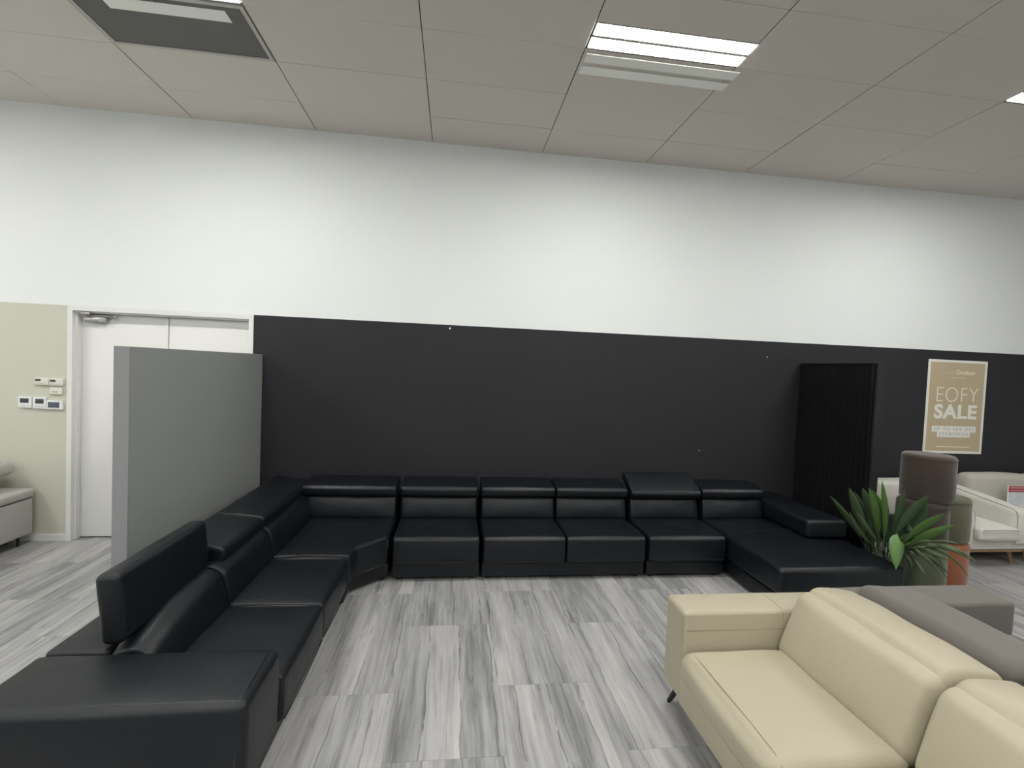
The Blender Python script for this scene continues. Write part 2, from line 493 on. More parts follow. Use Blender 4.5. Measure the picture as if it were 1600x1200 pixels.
for yy, rowname in ((3.235, 'front'), (0.235, 'rear'), (-3.1, 'far')):  # far row is unseen, added behind the camera for softer top light
    for c in LIGHTCOLS:
        x = CX0 + c * TW
        lab = {(-2, -3.1): 'added strip light of the unseen far rear row, farthest left', (1, -3.1): 'added strip light of the unseen far rear row, second from the left',
               (4, -3.1): 'added strip light of the unseen far rear row, third from the left', (7, -3.1): 'added strip light of the unseen far rear row, farthest right',
               (-2, 0.235): 'recessed strip light of the rear row, farthest left', (1, 0.235): 'recessed strip light of the rear row, second from the left',
               (4, 0.235): 'recessed strip light of the rear row, third from the left', (7, 0.235): 'recessed strip light of the rear row, farthest right',
               (-2, 3.235): 'recessed strip light of the wall row, beyond the left edge of the picture',
               (1, 3.235): 'lit strip light cut by the top edge, beside the dark ceiling panel',
               (4, 3.235): 'double lit strip light mid ceiling with two pale strips beside it',
               (7, 3.235): 'lit strip light cut by the right edge of the picture'}.get((c, yy), 'recessed strip light of the row above the camera')
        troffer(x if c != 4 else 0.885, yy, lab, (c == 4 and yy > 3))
# dark return-air panel in the tile cell next to the second light
gx0, gx1, gy0, gy1 = CX0 + TW, CX0 + 2 * TW, ROW0 - 2 * TD, ROW0 - TD
g = thing('ceiling_air_panel', ((gx0 + gx1) / 2, (gy0 + gy1) / 2, HC - 0.006), 'dark rectangular return air panel with white frame, set in the ceiling above the door', 'air vent')
part('panel', box(gx0 + 0.03, gx1 - 0.03, gy0 + 0.03, gy1 - 0.03, HC - 0.001, HC + 0.006), 'grille', g, smooth=False)
part('frame', join(box(gx0 + 0.006, gx1 - 0.006, gy0 + 0.004, gy0 + 0.032, HC - 0.006, HC + 0.012), box(gx0 + 0.006, gx1 - 0.006, gy1 - 0.032, gy1 - 0.004, HC - 0.006, HC + 0.012),
                   box(gx0 + 0.006, gx0 + 0.034, gy0 + 0.032, gy1 - 0.032, HC - 0.006, HC + 0.012), box(gx1 - 0.034, gx1 - 0.006, gy0 + 0.032, gy1 - 0.032, HC - 0.006, HC + 0.012)), 'trimrail', g, smooth=False)
part('pale_strip', span(gx0 + 0.25, gx1 - 0.15, gy0 + 0.075, gy0 + 0.19, HC - 0.004, HC - 0.001, r=0.0014, seg=5, n=1), 'opal', g, 'pale strip', smooth=False)  # plain pale strip laid across the dark panel

# ================================================================ DIVIDER WALLS
pw = thing('partition_panel', (-2.045, 4.2, 0), 'grey freestanding divider panel with pale end in front of the white door', 'divider')
part('panel_face', box(-2.075, -2.0, 3.203, D - 0.014, 0.0, 1.975), 'greypanel', pw, smooth=False)
part('end_strip', box(-2.09, -2.0, 3.19, 3.2025, 0.0, 1.975), 'greyend', pw, 'paler grey end strip', smooth=False)
pr = thing('black_divider_panel', (4.19, 4.7, 0), 'matt black divider panel standing at the right end of the black sofa', 'divider')
part('panel_face', box(4.165, 4.225, 4.205, D - 0.014, 0, 2.13), 'black', pr, smooth=False)
part('end_strip', box(4.16, 4.235, 4.19, 4.2045, 0, 2.135), 'black', pr, smooth=False)
part('top_cap', box(4.135, 4.235, 4.2045, D - 0.014, 2.1305, 2.142), 'black', pr, smooth=False)
V = []; F = []
ny = 150; nz = 6
for side in (0, 1):
    for j in range(nz + 1):
        for i in range(ny + 1):
            t = i / ny; y = 4.215 + t * 1.005
            z = 0.25 + (2.125 - 0.25) * j / nz
            a = 0.012 + 0.012 * noise.noise(Vector((t * 9, 0, 3)))
            x = 4.145 - a * math.sin(t * 2 * PI * 15 + 1.2 * noise.noise(Vector((t * 6, j * 0.15, 0)))) - 0.004 * noise.noise(Vector((t * 14, j * .3, 5)))
            V.append(Vector((x + (0.0015 if side else -0.0015), y, z)))
S1 = (ny + 1) * (nz + 1)
for j in range(nz):
    for i in range(ny):
        a = j * (ny + 1) + i
        F.append([a, a + 1, a + ny + 2, a + ny + 1]); F.append([S1 + a + 1, S1 + a, S1 + a + ny + 1, S1 + a + ny + 2])
for i in range(ny):
    F.append([i + 1, i, S1 + i, S1 + i + 1]); b_ = nz * (ny + 1) + i; F.append([b_, b_ + 1, S1 + b_ + 1, S1 + b_])
cu = finish('pleated_curtain', V, F, MT['curtain'])
recentre(cu); tag(cu, 'black pleated cloth hanging on the divider to the right of the black sofa', 'curtain')

# ================================================================ BLACK MODULAR SOFA
GRP = 'black leather modular sofa units'
TOL = 0.004
def feet(t, pts):
    for (x, y) in pts:
        part('foot', lathe([(0.016, 0.0), (0.024, 0.004), (0.024, 0.02), (0.016, 0.035)], x, y, 14), 'plastic', t)

def base_back(x0, x1, t):
    part('base', span(x0, x1, 4.215, 5.18, 0.032, 0.165, r=0.012, seg=0.3), 'leather', t)
    part('back_frame', span(x0 + .003, x1 - .003, 4.93, 5.19, 0.1655, 0.60, r=0.04, seg=0.2), 'leather', t)

def seat_back(x0, x1, t, sd, y0=4.175, crown=0.022):
    s = part('seat', span(x0 + TOL, x1 - TOL, y0, 4.80, 0.168, 0.405, r=0.034, ends=('x', 0.5), seg=0.05, n=4, puff={'+z': crown, '-y': 0.012}, wob=0.004, seed=sd), 'leather', t)
    xs = [x0 + 0.018 + (x1 - x0 - 0.036) * k / 12 for k in range(13)]
    part('piping', tube([(x, y0 + 0.004 - 0.004 * (1 - (2 * k / 12 - 1) ** 2), 0.182) for k, x in enumerate(xs)], 0.0035), 'leather2', s)
    return s

def lumbar_back(x0, x1, t, sd):
    part('lumbar_cushion', place(rbox((x1 - x0 - 2 * TOL, 0.22, 0.30), r=0.075, ends=('x', 0.25), seg=0.05, n=4, puff={'-y': 0.035, '+z': 0.01}, wob=0.006, seed=sd, wfreq=7), ((x0 + x1) / 2, 4.830, 0.488), (-0.24, 0, 0)), 'leather', t)

def rest_back(x0, x1, t, sd, raised=False):
    if raised:
        loc, rot = ((x0 + x1) / 2, 4.832, 0.737), (0.50, 0, 0)
        size = (x1 - x0 - 2 * TOL, 0.35, 0.095)
    else:
        loc, rot = ((x0 + x1) / 2, 4.875, 0.690), (0.10, 0, 0)
        size = (x1 - x0 - 2 * TOL, 0.36, 0.105)
    o = part('headrest', place(rbox(size, r=0.034, ends=('x', 0.5), seg=0.05, n=4, puff={'+z': 0.010, '-y': 0.006}, wob=0.004, seed=sd), loc, rot), 'leather', t, 'headrest tilted up' if raised else None)
    R_ = Euler(rot).to_matrix()
    L = size[0] / 2 - 0.012
    # seam round the end of the slab
    for s in (-1, 1):
        q = []
        for (a, b) in ((-0.165, 0.02), (-0.15, 0.047), (0.0, 0.056), (0.15, 0.047)):
            q.append(Vector(loc) + R_ @ Vector((s * L, a, b)))
        part('piping', tube(q, 0.0025), 'leather2', o)
    part('hinge', span((x0 + x1) / 2 - 0.15, (x0 + x1) / 2 + 0.15, 4.86, 4.90, 0.585, 0.66, r=0.01, seg=0.2), 'plastic', t)

def armless(x0, x1, label, raised, sd):
    t = thing('sofa_unit', ((x0 + x1) / 2, 4.7, 0), label, 'sofa', GRP)
    base_back(x0, x1, t); seat_back(x0, x1, t, sd); lumbar_back(x0, x1, t, sd + 1); rest_back(x0, x1, t, sd + 2, raised)
    feet(t, [(x0 + .06, 4.27), (x1 - .06, 4.27), (x0 + .06, 5.12), (x1 - .06, 5.12)])
    return t

armless(-0.488, 0.288, 'single armless black leather seat immediately right of the corner unit', False, 1)
x0, x1 = 0.312, 1.852
t = thing('sofa_unit', ((x0 + x1) / 2, 4.7, 0), 'two-seat armless black leather unit in the middle of the long wall run', 'sofa', GRP)
base_back(x0, x1, t)
xm = (x0 + x1) / 2
for a, b, s in ((x0, xm, 11), (xm, x1, 14)):
    seat_back(a, b, t, s); lumbar_back(a, b, t, s + 1); rest_back(a, b, t, s + 2)
feet(t, [(x0 + .06, 4.27), (x1 - .06, 4.27), (x0 + .06, 5.12), (x1 - .06, 5.12)])
armless(1.876, 2.655, 'single armless black leather seat whose headrest is tilted up higher than the others', True, 21)

# chaise
t = thing('sofa_chaise', (3.3, 4.4, 0), 'black leather chaise unit with low right arm, reaching forward beside the plant', 'sofa', GRP)
part('base', span(2.70, 3.82, 3.50, 5.18, 0.032, 0.165, r=0.012, seg=0.3), 'leather', t)
part('back_frame', span(2.685, 3.42, 4.93, 5.19, 0.1655, 0.60, r=0.04, seg=0.2), 'leather', t)
s = part('seat', span(2.682, 3.828, 3.455, 4.90, 0.168, 0.405, r=0.04, seg=0.06, n=4, puff={'+z': 0.022, '-y': 0.01}, wob=0.005, seed=31), 'leather', t)
def chz(x, y):
    ux = 2 * (x - 3.255) / 1.146; uy = 2 * (y - 4.1775) / 1.445
    return 0.405 + 0.022 * (1 - abs(ux) ** 2.2) * (1 - abs(uy) ** 2.2)
pts = []
for k in range(21):
    a = k / 20; x = 2.70 + 0.72 * a; y = 4.10 + 0.20 * (1 - (1 - a) ** 3)
    pts.append((x, y, chz(x, y) + 0.0035))
part('piping', tube(pts, 0.004), 'leather2', s)
part('piping', tube([(2.70 + 1.11 * k / 12, 3.452, 0.184) for k in range(13)], 0.0035), 'leather2', s)
lumbar_back(2.682, 3.41, t, 33); rest_back(2.668, 3.40, t, 34)
part('armrest', span(3.40, 3.828, 4.06, 5.17, 0.428, 0.600, r=0.035, seg=0.07, n=4, puff={'+z': 0.012, '-y': 0.008}, wob=0.004, seed=35), 'leather', t)
feet(t, [(2.76, 3.56), (3.76, 3.56), (2.76, 5.1), (3.76, 5.1)])

# corner unit
t = thing('sofa_corner', (-1.2, 4.6, 0), 'black leather corner unit with slanted seat front joining the two runs', 'sofa', GRP)
part('base', prism([(-1.80, 3.77), (-0.80, 3.77), (-0.80, 3.98), (-0.565, 4.215), (-0.52, 4.215), (-0.52, 5.18), (-1.80, 5.18)], 0.032, 0.165, 0.012, segs=2), 'leather', t)
s = part('seat', prism([(-1.50, 3.765), (-0.765, 3.765), (-0.745, 3.93), (-0.545, 4.165), (-0.522, 4.19), (-0.522, 4.82), (-1.50, 4.82)], 0.168, 0.418, 0.032), 'leather', t)
part('piping', tube([(-0.768, 3.80, .183), (-0.748, 3.93, .183), (-0.548, 4.163, .183)], 0.0035), 'leather2', s)
part('piping', tube(arc((-1.30, 3.772, 0.405), (-0.79, 3.772, 0.405), (0, 0, 0.012)), 0.0045), 'leather2', s)
part('back_frame', span(-1.44, -0.522, 4.93, 5.19, 0.1655, 0.60, r=0.04, seg=0.2), 'leather', t)
part('back_frame', span(-1.81, -1.545, 3.77, 5.19, 0.1655, 0.60, r=0.04, seg=0.2), 'leather', t)
lumbar_back(-1.42, -0.515, t, 41)
rest_back(-1.42, -0.515, t, 42)

def lumbar_left(y0, y1, t, sd, sag=False):
    vf = (place(rbox((0.215, y1 - y0 - 2 * TOL * 0.4, 0.31), r=0.085, ends=('y', 0.12), seg=0.05, n=4, puff={'+x': 0.014, '+z': 0.004}, wob=0.006, seed=sd, wfreq=7), (-1.448, (y0 + y1) / 2, 0.486), (0, -0.24, 0)))
    if sag:        # the cushion sinks towards the arm
        for v in vf[0]:
            k = max(0.0, 1 - (v.y - y0) / 0.45)
            v.z -= 0.095 * k * k * max(0.0, min(1.0, (v.z - 0.38) / 0.2))
    part('lumbar_cushion', vf, 'leather', t)
def rest_left(y0, y1, t, sd):
    loc = (-1.585, (y0 + y1) / 2, 0.690); rot = (0, 0.10, 0)
    o = part('headrest', place(rbox((0.36, y1 - y0 - 2 * TOL * 0.6, 0.105), r=0.034, ends=('y', 0.4), seg=0.05, n=4, puff={'+z': 0.010, '+x': 0.006}, wob=0.004, seed=sd), loc, rot), 'leather', t)
    R_ = Euler(rot).to_matrix(); L = (y1 - y0) / 2 - 0.014
    for s_ in (-1, 1):
        q = [Vector(loc) + R_ @ Vector((a, s_ * L, b)) for (a, b) in ((0.165, 0.02), (0.15, 0.047), (0, 0.056), (-0.15, 0.047))]
        part('piping', tube(q, 0.0025), 'leather2', o)
    part('hinge', span(-1.62, -1.58, (y0 + y1) / 2 - 0.12, (y0 + y1) / 2 + 0.12, 0.585, 0.66, r=0.01, seg=0.2), 'plastic', t)
lumbar_left(3.765, 4.86, t, 43)
rest_left(3.757, 4.99, t, 44)
feet(t, [(-0.86, 3.83), (-0.58, 4.27), (-1.74, 3.83), (-0.58, 5.12), (-1.74, 5.12)])

# left run: two seats with the end arm
t = thing('sofa_left_section', (-1.3, 2.85, 0), 'black leather two-seat unit with box arm, nearest the camera on the left', 'sofa', GRP)
part('base', span(-1.80, -0.825, 1.95, 3.752, 0.032, 0.165, r=0.012, seg=0.3), 'leather', t)
part('back_frame', span(-1.815, -1.545, 2.34, 3.755, 0.1655, 0.555, r=0.025, seg=0.2), 'leather', t)
for a, b, sd in ((2.335, 3.035, 51), (3.035, 3.752, 54)):
    s = part('seat', span(-1.50, -0.765, a + TOL, b - TOL, 0.168, 0.405, r=0.034, ends=('y', 0.45), seg=0.05, n=4, puff={'+z': 0.024, '+x': 0.012}, wob=0.004, seed=sd), 'leather', t)
    ys = [a + 0.02 + (b - a - 0.04) * k / 10 for k in range(11)]
    part('piping', tube([(-0.762 + 0.006 * (1 - (2 * k / 10 - 1) ** 2), y, 0.183) for k, y in enumerate(ys)], 0.0035), 'leather2', s)
    part('piping', tube(arc((-1.30, b - 0.022, 0.402), (-0.79, b - 0.022, 0.402), (0, 0, 0.008)), 0.004), 'leather2', s)
    lumbar_left(a, b, t, sd + 1, a < 2.5)
ar = part('armrest', span(-1.825, -0.775, 1.935, 2.33, 0.1655, 0.558, r=0.038, seg=0.08, n=4, puff={'+z': 0.010, '+x': 0.008, '-y': 0.012}, wob=0.005, seed=57), 'leather', t)
# seam round the outer end of the arm
q = []
for (y, z) in ((1.937, 0.20), (1.937, 0.515), (1.948, 0.544), (1.975, 0.557), (2.13, 0.563), (2.29, 0.557), (2.318, 0.544), (2.328, 0.515), (2.328, 0.20)):
    q.append((-0.812, y, z))
part('piping', tube(q, 0.004), 'leather2', ar)
# upright headrest
loc = (-1.535, 2.722, 0.748); rot = (0, -0.10, 0)
hr = part('headrest', place(rbox((0.105, 0.79, 0.335), r=0.032, seg=0.05, n=4, puff={'+x': 0.014, '+z': 0.006}, wob=0.004, seed=61), loc, rot), 'leather', t, 'headrest folded fully upright')
R_ = Euler(rot).to_matrix()
for s_ in (-1, 1):
    ring = []
    for k in range(28):
        an = 2 * PI * k / 28; cx_, cz_ = math.cos(an), math.sin(an)
        px = 0.049 * math.copysign(abs(cx_) ** 0.45, cx_); pz = 0.164 * math.copysign(abs(cz_) ** 0.45, cz_)
        ring.append(Vector(loc) + R_ @ Vector((px, s_ * 0.372, pz)))
    part('piping', tube(ring, 0.003, closed=True), 'leather2', hr)
part('hinge', span(-1.56, -1.52, 2.55, 2.90, 0.54, 0.60, r=0.01, seg=0.2), 'plastic', t)
rest_left(3.135, 3.751, t, 63)
feet(t, [(-0.88, 2.02), (-0.88, 3.69), (-1.74, 2.02), (-1.74, 3.69)])

# ================================================================ CREAM SOFA
t = thing('cream_sofa', (1.8, 1.6, 0), 'cream leather sofa with box arm and thin black legs, front right', 'sofa')
part('frame', span(1.315, 2.27, 0.64, 2.575, 0.135, 0.27, r=0.015, seg=0.3), 'cream', t)
part('front_panel', span(1.283, 1.322, 0.86, 2.385, 0.145, 0.285, r=0.015, seg=0.1, puff={'-x': 0.01}), 'cream', t)
for a, b in ((2.385, 2.605), (0.62, 0.84)):
    o = part('armrest', span(1.296, 2.25, a, b, 0.14, 0.645, r=0.022, seg=0.08, n=4, puff={'+z': 0.006, '-y': 0.006}, wob=0.004, seed=a), 'cream', t)
    yi = a - 0.002 if a > 2 else b + 0.002
    part('seam', tube([(1.31 + 0.9 * k / 8, yi - (0.003 if a > 2 else -0.003) * (1 - (k / 4 - 1) ** 2), 0.545) for k in range(9)], 0.0022), 'creampipe', o)
    part('seam', tube([(1.299, yi + (0.016 if a > 2 else -0.016), z) for z in (0.16, 0.3, 0.45, 0.62)], 0.0022), 'creampipe', o)
    part('seam', tube([(1.88, b - 0.02, 0.647), (1.88, (a + b) / 2, 0.652), (1.88, a + 0.02, 0.647), (1.88, a - 0.002, 0.63), (1.88, a - 0.004, 0.52)], 0.002), 'creampipe', o)
for a, b, sd in ((1.615, 2.388, 71), (0.845, 1.609, 75)):
    s = part('seat', span(1.272, 1.90, a + 0.002, b - 0.002, 0.272, 0.445, r=0.055, seg=0.05, n=5, puff={'+z': 0.022, '-x': 0.022}, wob=0.006, seed=sd), 'cream', t)
    m_ = 14
    sp = []
    for k in range(m_ + 1):
        y = a + 0.012 + (b - a - 0.024) * k / m_; d_ = min(y - a, b - y)
        drop = 0.055 - math.sqrt(max(0, 0.055 ** 2 - max(0, 0.055 - d_) ** 2))
        sp.append((1.324, y, 0.4465 - drop + 0.0085 * (1 - abs(2 * k / m_ - 1) ** 2.2)))
    part('seam', tube(sp, 0.0028), 'creampipe', s)
    bc = part('back_cushion', place(rbox((0.20, b - a - 0.004, 0.40), r=0.075, ends=('y', 0.5), seg=0.05, n=5, puff={'-x': 0.03}, wob=0.008, seed=sd + 1), (1.985, (a + b) / 2, 0.560), (0, 0.34, 0)), 'cream', t)
    hp = part('top_cushion', place(rbox((0.33, b - a - 0.004, 0.165), r=0.07, ends=('y', 0.5), seg=0.05, n=5, puff={'+z': 0.022}, wob=0.008, seed=sd + 2), (2.150, (a + b) / 2, 0.692), (0, 0.10, 0)), 'cream', t)
part('back_panel', span(2.20, 2.295, 0.66, 2.56, 0.14, 0.66, r=0.03, seg=0.2), 'cream', t)
for (x, y, dx, dy) in ((1.385, 2.54, -0.05, 0.05), (1.385, 0.69, -0.05, -0.05), (2.2, 2.52, 0.04, 0.04), (2.2, 0.69, 0.04, -0.04)):
    part('leg', tube([(x + dx, y + dy, 0.0), (x + dx, y + dy, 0.004), (x, y, 0.15)], [0.011, 0.012, 0.021], 12), 'plastic', t, 'slim black leg')

# ================================================================ TAUPE SOFA (back to back with the cream one)
t = thing('taupe_sofa', (2.95, 1.7, 0), 'taupe fabric sofa standing back to back with the cream one', 'sofa')
part('frame', span(2.36, 3.44, 0.72, 2.60, 0.09, 0.26, r=0.015, seg=0.3), 'taupe', t)
o = part('armrest', span(2.455, 3.525, 2.475, 2.735, 0.10, 0.608, r=0.022, seg=0.08, n=4, puff={'+z': 0.008}, wob=0.003, seed=81), 'taupe', t)
part('piping', tube([(3.508, 2.722, 0.12), (3.508, 2.722, 0.585), (3.508, 2.70, 0.603), (3.508, 2.51, 0.603), (3.508, 2.488, 0.585), (3.508, 2.480, 0.12)], 0.0045), 'taupepipe', o)
part('armrest', span(2.455, 3.525, 0.60, 0.86, 0.10, 0.608, r=0.022, seg=0.08, n=4, puff={'+z': 0.008}, wob=0.003, seed=82), 'taupe', t)
for a, b, sd in ((1.665, 2.470, 83), (0.87, 1.655, 85)):
    part('back_cushion', place(rbox((0.37, b - a, 0.36), r=0.065, seg=0.06, n=5, puff={'+z': 0.016, '+x': 0.01}, wob=0.005, seed=sd), (2.555, (a + b) / 2, 0.575), (0, 0.06, 0)), 'taupe', t)
    part('seat', span(2.70, 3.50, a + 0.003, b - 0.003, 0.262, 0.43, r=0.04, seg=0.07, n=4, puff={'+z': 0.015}), 'taupe', t)
for x in (2.45, 3.42):
    for y in (0.8, 2.58):
        part('leg', tube([(x, y, 0), (x, y, 0.10)], 0.018, 12), 'plastic', t)

# ================================================================ POUFS
def pouf(x, y, z, r_, h, m, label):
    prof = [(r_ - 0.03, z + 0.0005), (r_ - 0.010, z + 0.006), (r_ - 0.001, z + 0.022), (r_ + 0.001, z + h * 0.5), (r_ - 0.001, z + h - 0.03), (r_ - 0.006, z + h - 0.014), (r_ - 0.018, z + h - 0.003), (r_ - 0.035, z + h), (r_ * 0.5, z + h + 0.004), (0.02, z + h + 0.005)]
    t = thing('pouf', (x, y, z), label, 'pouf', 'stacked round velvet poufs')
    b = part('body', lathe(prof, x, y, 48), m, t)
    part('seam', tube([(x + (r_ + 0.0005) * math.cos(2 * PI * k / 40 + 0.01), y + (r_ + 0.0005) * math.sin(2 * PI * k / 40 + 0.01), z + h - 0.034) for k in range(40)], 0.002, closed=True), m, b)
    return t
pouf(4.445, 3.905, 0.0, 0.197, 0.425, 'moss', 'moss green round velvet pouf at the bottom of the three-high stack behind the plant')
pouf(4.437, 3.905, 0.432, 0.197, 0.425, 'brownb', 'dark brown round velvet pouf in the middle of the three-high stack')
pouf(4.475, 3.91, 0.864, 0.203, 0.428, 'browna', 'brown round velvet pouf on top of the three-high stack')
pouf(4.885, 4.075, 0.0, 0.198, 0.425, 'rust', 'rust orange round velvet pouf on the floor under the olive one')
pouf(4.880, 4.075, 0.432, 0.198, 0.425, 'olive', 'olive green round velvet pouf stacked on the rust orange one')

# ================================================================ WHITE SOFA AND ARMCHAIR ON THE RIGHT
def leg4(t, pts, h, m='oak'):
    for (x, y, dx, dy) in pts:
        part('leg', tube([(x + dx, y + dy, 0), (x + dx, y + dy, 0.003), (x, y, h)], [0.014, 0.015, 0.026], 12), m, t, 'tapered wooden leg')
t = thing('white_armchair', (5.7, 4.75, 0), 'off-white piped armchair on oak legs behind the pouf stacks', 'armchair')
part('wood_rail', span(5.30, 6.30, 4.40, 5.16, 0.145, 0.175, r=0.006, seg=0.3), 'oak', t, 'oak base rail')
part('frame', span(5.29, 6.31, 4.385, 5.17, 0.176, 0.30, r=0.02, seg=0.1, n=3), 'offwhite', t)
s = part('seat', span(5.615, 6.095, 4.30, 5.0, 0.301, 0.435, r=0.03, seg=0.05, n=4, puff={'+z': 0.035, '-y': 0.012}, wob=0.004, seed=91), 'offwhite', t)
for z in (0.318, 0.42):
    part('piping', tube([(5.63 + 0.45 * k / 10, 4.292 - 0.008 * (1 - (k / 5 - 1) ** 2), z + (0.008 if z > .4 else 0) * (1 - (k / 5 - 1) ** 2)) for k in range(11)], 0.0045), 'offpipe', s)
def slopearm(x0, x1, sd):
    V_, F_ = rbox((x1 - x0, 0.82, 0.40), r=0.045, seg=0.05, n=4, puff={'-y': 0.02, '+z': 0.015}, wob=0.008, seed=sd, wfreq=9)
    out = []
    for v in V_:
        k = (v.y + 0.41) / 0.82
        z = v.z + (0.105 * k) * ((v.z + 0.20) / 0.40)
        out.append(Vector((v.x + (x0 + x1) / 2, v.y + 4.765, z + 0.45 - 0.03)))
    return out, F_
for (a, b, sd) in ((5.28, 5.61, 93), (6.10, 6.30, 95)):
    o = part('armrest', slopearm(a, b, sd), 'offwhite', t)
    for x in (a + 0.02, b - 0.02):
        part('piping', tube([(x, 4.352, 0.26), (x, 4.345, 0.55), (x, 4.36, 0.60), (x, 4.40, 0.626), (x, 4.75, 0.672), (x, 5.14, 0.722)], 0.0045), 'offpipe', o)
part('back_cushion', span(5.02, 6.08, 4.96, 5.20, 0.36, 0.775, r=0.05, seg=0.07, n=4, puff={'+z': 0.015, '-y': 0.03}, wob=0.006, seed=97), 'offwhite', t)
leg4(t, [(5.40, 4.48, -0.03, -0.03), (6.20, 4.48, 0.02, -0.03), (5.40, 5.08, -0.03, 0.03), (6.20, 5.08, 0.03, 0.03)], 0.15)

t = thing('oatmeal_sofa', (7.2, 4.75, 0), 'oatmeal fabric sofa against the black wall under the sale poster, cut by the right edge', 'sofa')
part('wood_rail', span(6.36, 8.04, 4.42, 5.16, 0.145, 0.175, r=0.006, seg=0.3), 'oak', t, 'oak base rail')
part('frame', span(6.34, 8.06, 4.40, 5.17, 0.176, 0.30, r=0.02, seg=0.2), 'offwhite', t)
part('armrest', span(6.33, 6.50, 4.38, 4.95, 0.30, 0.60, r=0.04, seg=0.08, n=4), 'offwhite', t)
part('armrest', span(7.90, 8.07, 4.38, 4.95, 0.30, 0.60, r=0.04, seg=0.08, n=4), 'offwhite', t)
for a, b, c_, d_, sd in ((6.31, 7.20, 6.505, 7.195, 101), (7.21, 8.08, 7.205, 7.895, 104)):
    part('seat', span(c_, d_, 4.36, 4.99, 0.302, 0.44, r=0.035, seg=0.08, n=4, puff={'+z': 0.02}), 'offwhite', t)
    part('back_cushion', place(rbox((b - a, 0.20, 0.56), r=0.07, seg=0.07, n=4, puff={'+z': 0.01, '-y': 0.03}, wob=0.006, seed=sd), ((a + b) / 2, 5.08, 0.588), (-0.05, 0, 0)), 'paleback', t)
leg4(t, [(6.44, 4.50, 0.0, -0.03), (7.96, 4.50, 0.03, -0.03), (6.44, 5.08, -0.03, 0.03), (7.96, 5.08, 0.03, 0.03)], 0.15)

# price sign leaning on the oatmeal sofa
t = thing('price_sign', (6.80, 4.83, 0.46), 'small printed sign with red header standing on the oatmeal sofa', 'sign')
part('board', box(6.645, 6.945, 4.835, 4.845, 0.457, 0.775), 'ctrl', t, smooth=False)
part('header', box(6.647, 6.943, 4.832, 4.8348, 0.697, 0.773), 'red', t, 'dark red header', smooth=False)
part('header_line', box(6.66, 6.93, 4.8305, 4.8319, 0.742, 0.761), 'pink', t, smooth=False)
part('header_line', box(6.665, 6.93, 4.8305, 4.8319, 0.709, 0.727), 'pink', t, smooth=False)
part('picture', box(6.655, 6.935, 4.832, 4.8348, 0.54, 0.693), 'picture', t, smooth=False)

# ================================================================ PALE GREY SOFA ON THE LEFT
t = thing('pale_grey_sofa', (-4.55, 4.3, 0), 'pale grey fabric sofa at the left edge beside the sage wall', 'sofa')
part('base', span(-5.0, -4.10, 3.4, 5.175, 0.105, 0.462, r=0.018, seg=0.2), 'greyfab', t)
part('seat', span(-5.0, -4.085, 3.38, 5.185, 0.466, 0.558, r=0.035, seg=0.08, n=4, puff={'+z': 0.012}), 'greyfab', t)
part('seam', tube([(-4.104, 3.42, 0.464), (-4.104, 5.16, 0.464)], 0.004), 'greypipe', t)
part('seam', tube([(-4.106, 5.170, 0.12), (-4.106, 5.170, 0.45)], 0.004), 'greypipe', t)
part('back_cushion', place(rbox((0.66, 0.62, 0.13), r=0.05, seg=0.08, n=4, puff={'+z': 0.02}), (-4.58, 4.86, 0.73), (0, -0.10, 0)), 'greyfab', t, 'raised back pad')
part('back_frame', span(-5.0, -4.72, 3.4, 5.16, 0.56, 0.66, r=0.03, seg=0.2), 'greyfab', t)
for (x, y) in ((-4.17, 5.09), (-4.17, 3.5), (-4.93, 5.09), (-4.93, 3.5)):
    part('leg', tube([(x, y, 0), (x, y, 0.108)], [0.011, 0.014], 10), 'plastic', t, 'thin black leg')

# ================================================================ WALL CONTROLLERS
def ctrl(x0, x1, z0, z1, m, label, screen=None, sm='screen', buttons=()):
    t = thing('wall_controller', ((x0 + x1) / 2, D, z0), label, 'controller', 'controllers on the sage wall')
    part('body', span(x0, x1, D - 0.024, D - 0.001, z0, z1, r=0.004, seg=0.3, n=2), m, t)
    if screen:
        a, b, c_, d_ = screen
        part('screen', span(a, b, D - 0.027, D - 0.0245, c_, d_, r=0.001, seg=0.3, n=1), sm, t)
    for (bx, bz, bw, bh) in buttons:
        part('button', span(bx - bw, bx + bw, D - 0.0265, D - 0.0245, bz - bh, bz + bh, r=0.0008, seg=0.3, n=1), 'button', t)
ctrl(-4.135, -4.012, 1.578, 1.648, 'ctrlcream', 'cream controller with a small dark window, upper row at left', (-4.128, -4.078, 1.616, 1.638), buttons=[(-4.10, 1.596, .008, .003), (-4.075, 1.594, .008, .003), (-4.045, 1.596, .008, .003)])
ctrl(-4.002, -3.880, 1.574, 1.646, 'ctrlcream', 'cream controller with a small dark window, upper row beside the door frame', (-3.995, -3.945, 1.612, 1.634), buttons=[(-3.97, 1.592, .008, .003), (-3.94, 1.59, .008, .003), (-3.91, 1.592, .008, .003)])
ctrl(-3.998, -3.890, 1.488, 1.556, 'ctrlcream', 'cream controller with two tiny switches and no window', None, buttons=[(-3.965, 1.515, .006, .008), (-3.935, 1.515, .006, .008)])
ctrl(-4.282, -4.163, 1.345, 1.457, 'ctrl', 'white square thermostat farthest from the door frame', (-4.262, -4.185, 1.395, 1.440), buttons=[(-4.25, 1.364, .007, .003), (-4.225, 1.364, .007, .003), (-4.19, 1.364, .007, .003)])
ctrl(-4.150, -4.033, 1.340, 1.455, 'ctrl', 'white square thermostat between two other controllers in the lower row', (-4.125, -4.052, 1.392, 1.438), buttons=[(-4.12, 1.36, .007, .003), (-4.095, 1.36, .007, .003), (-4.06, 1.36, .007, .003)])
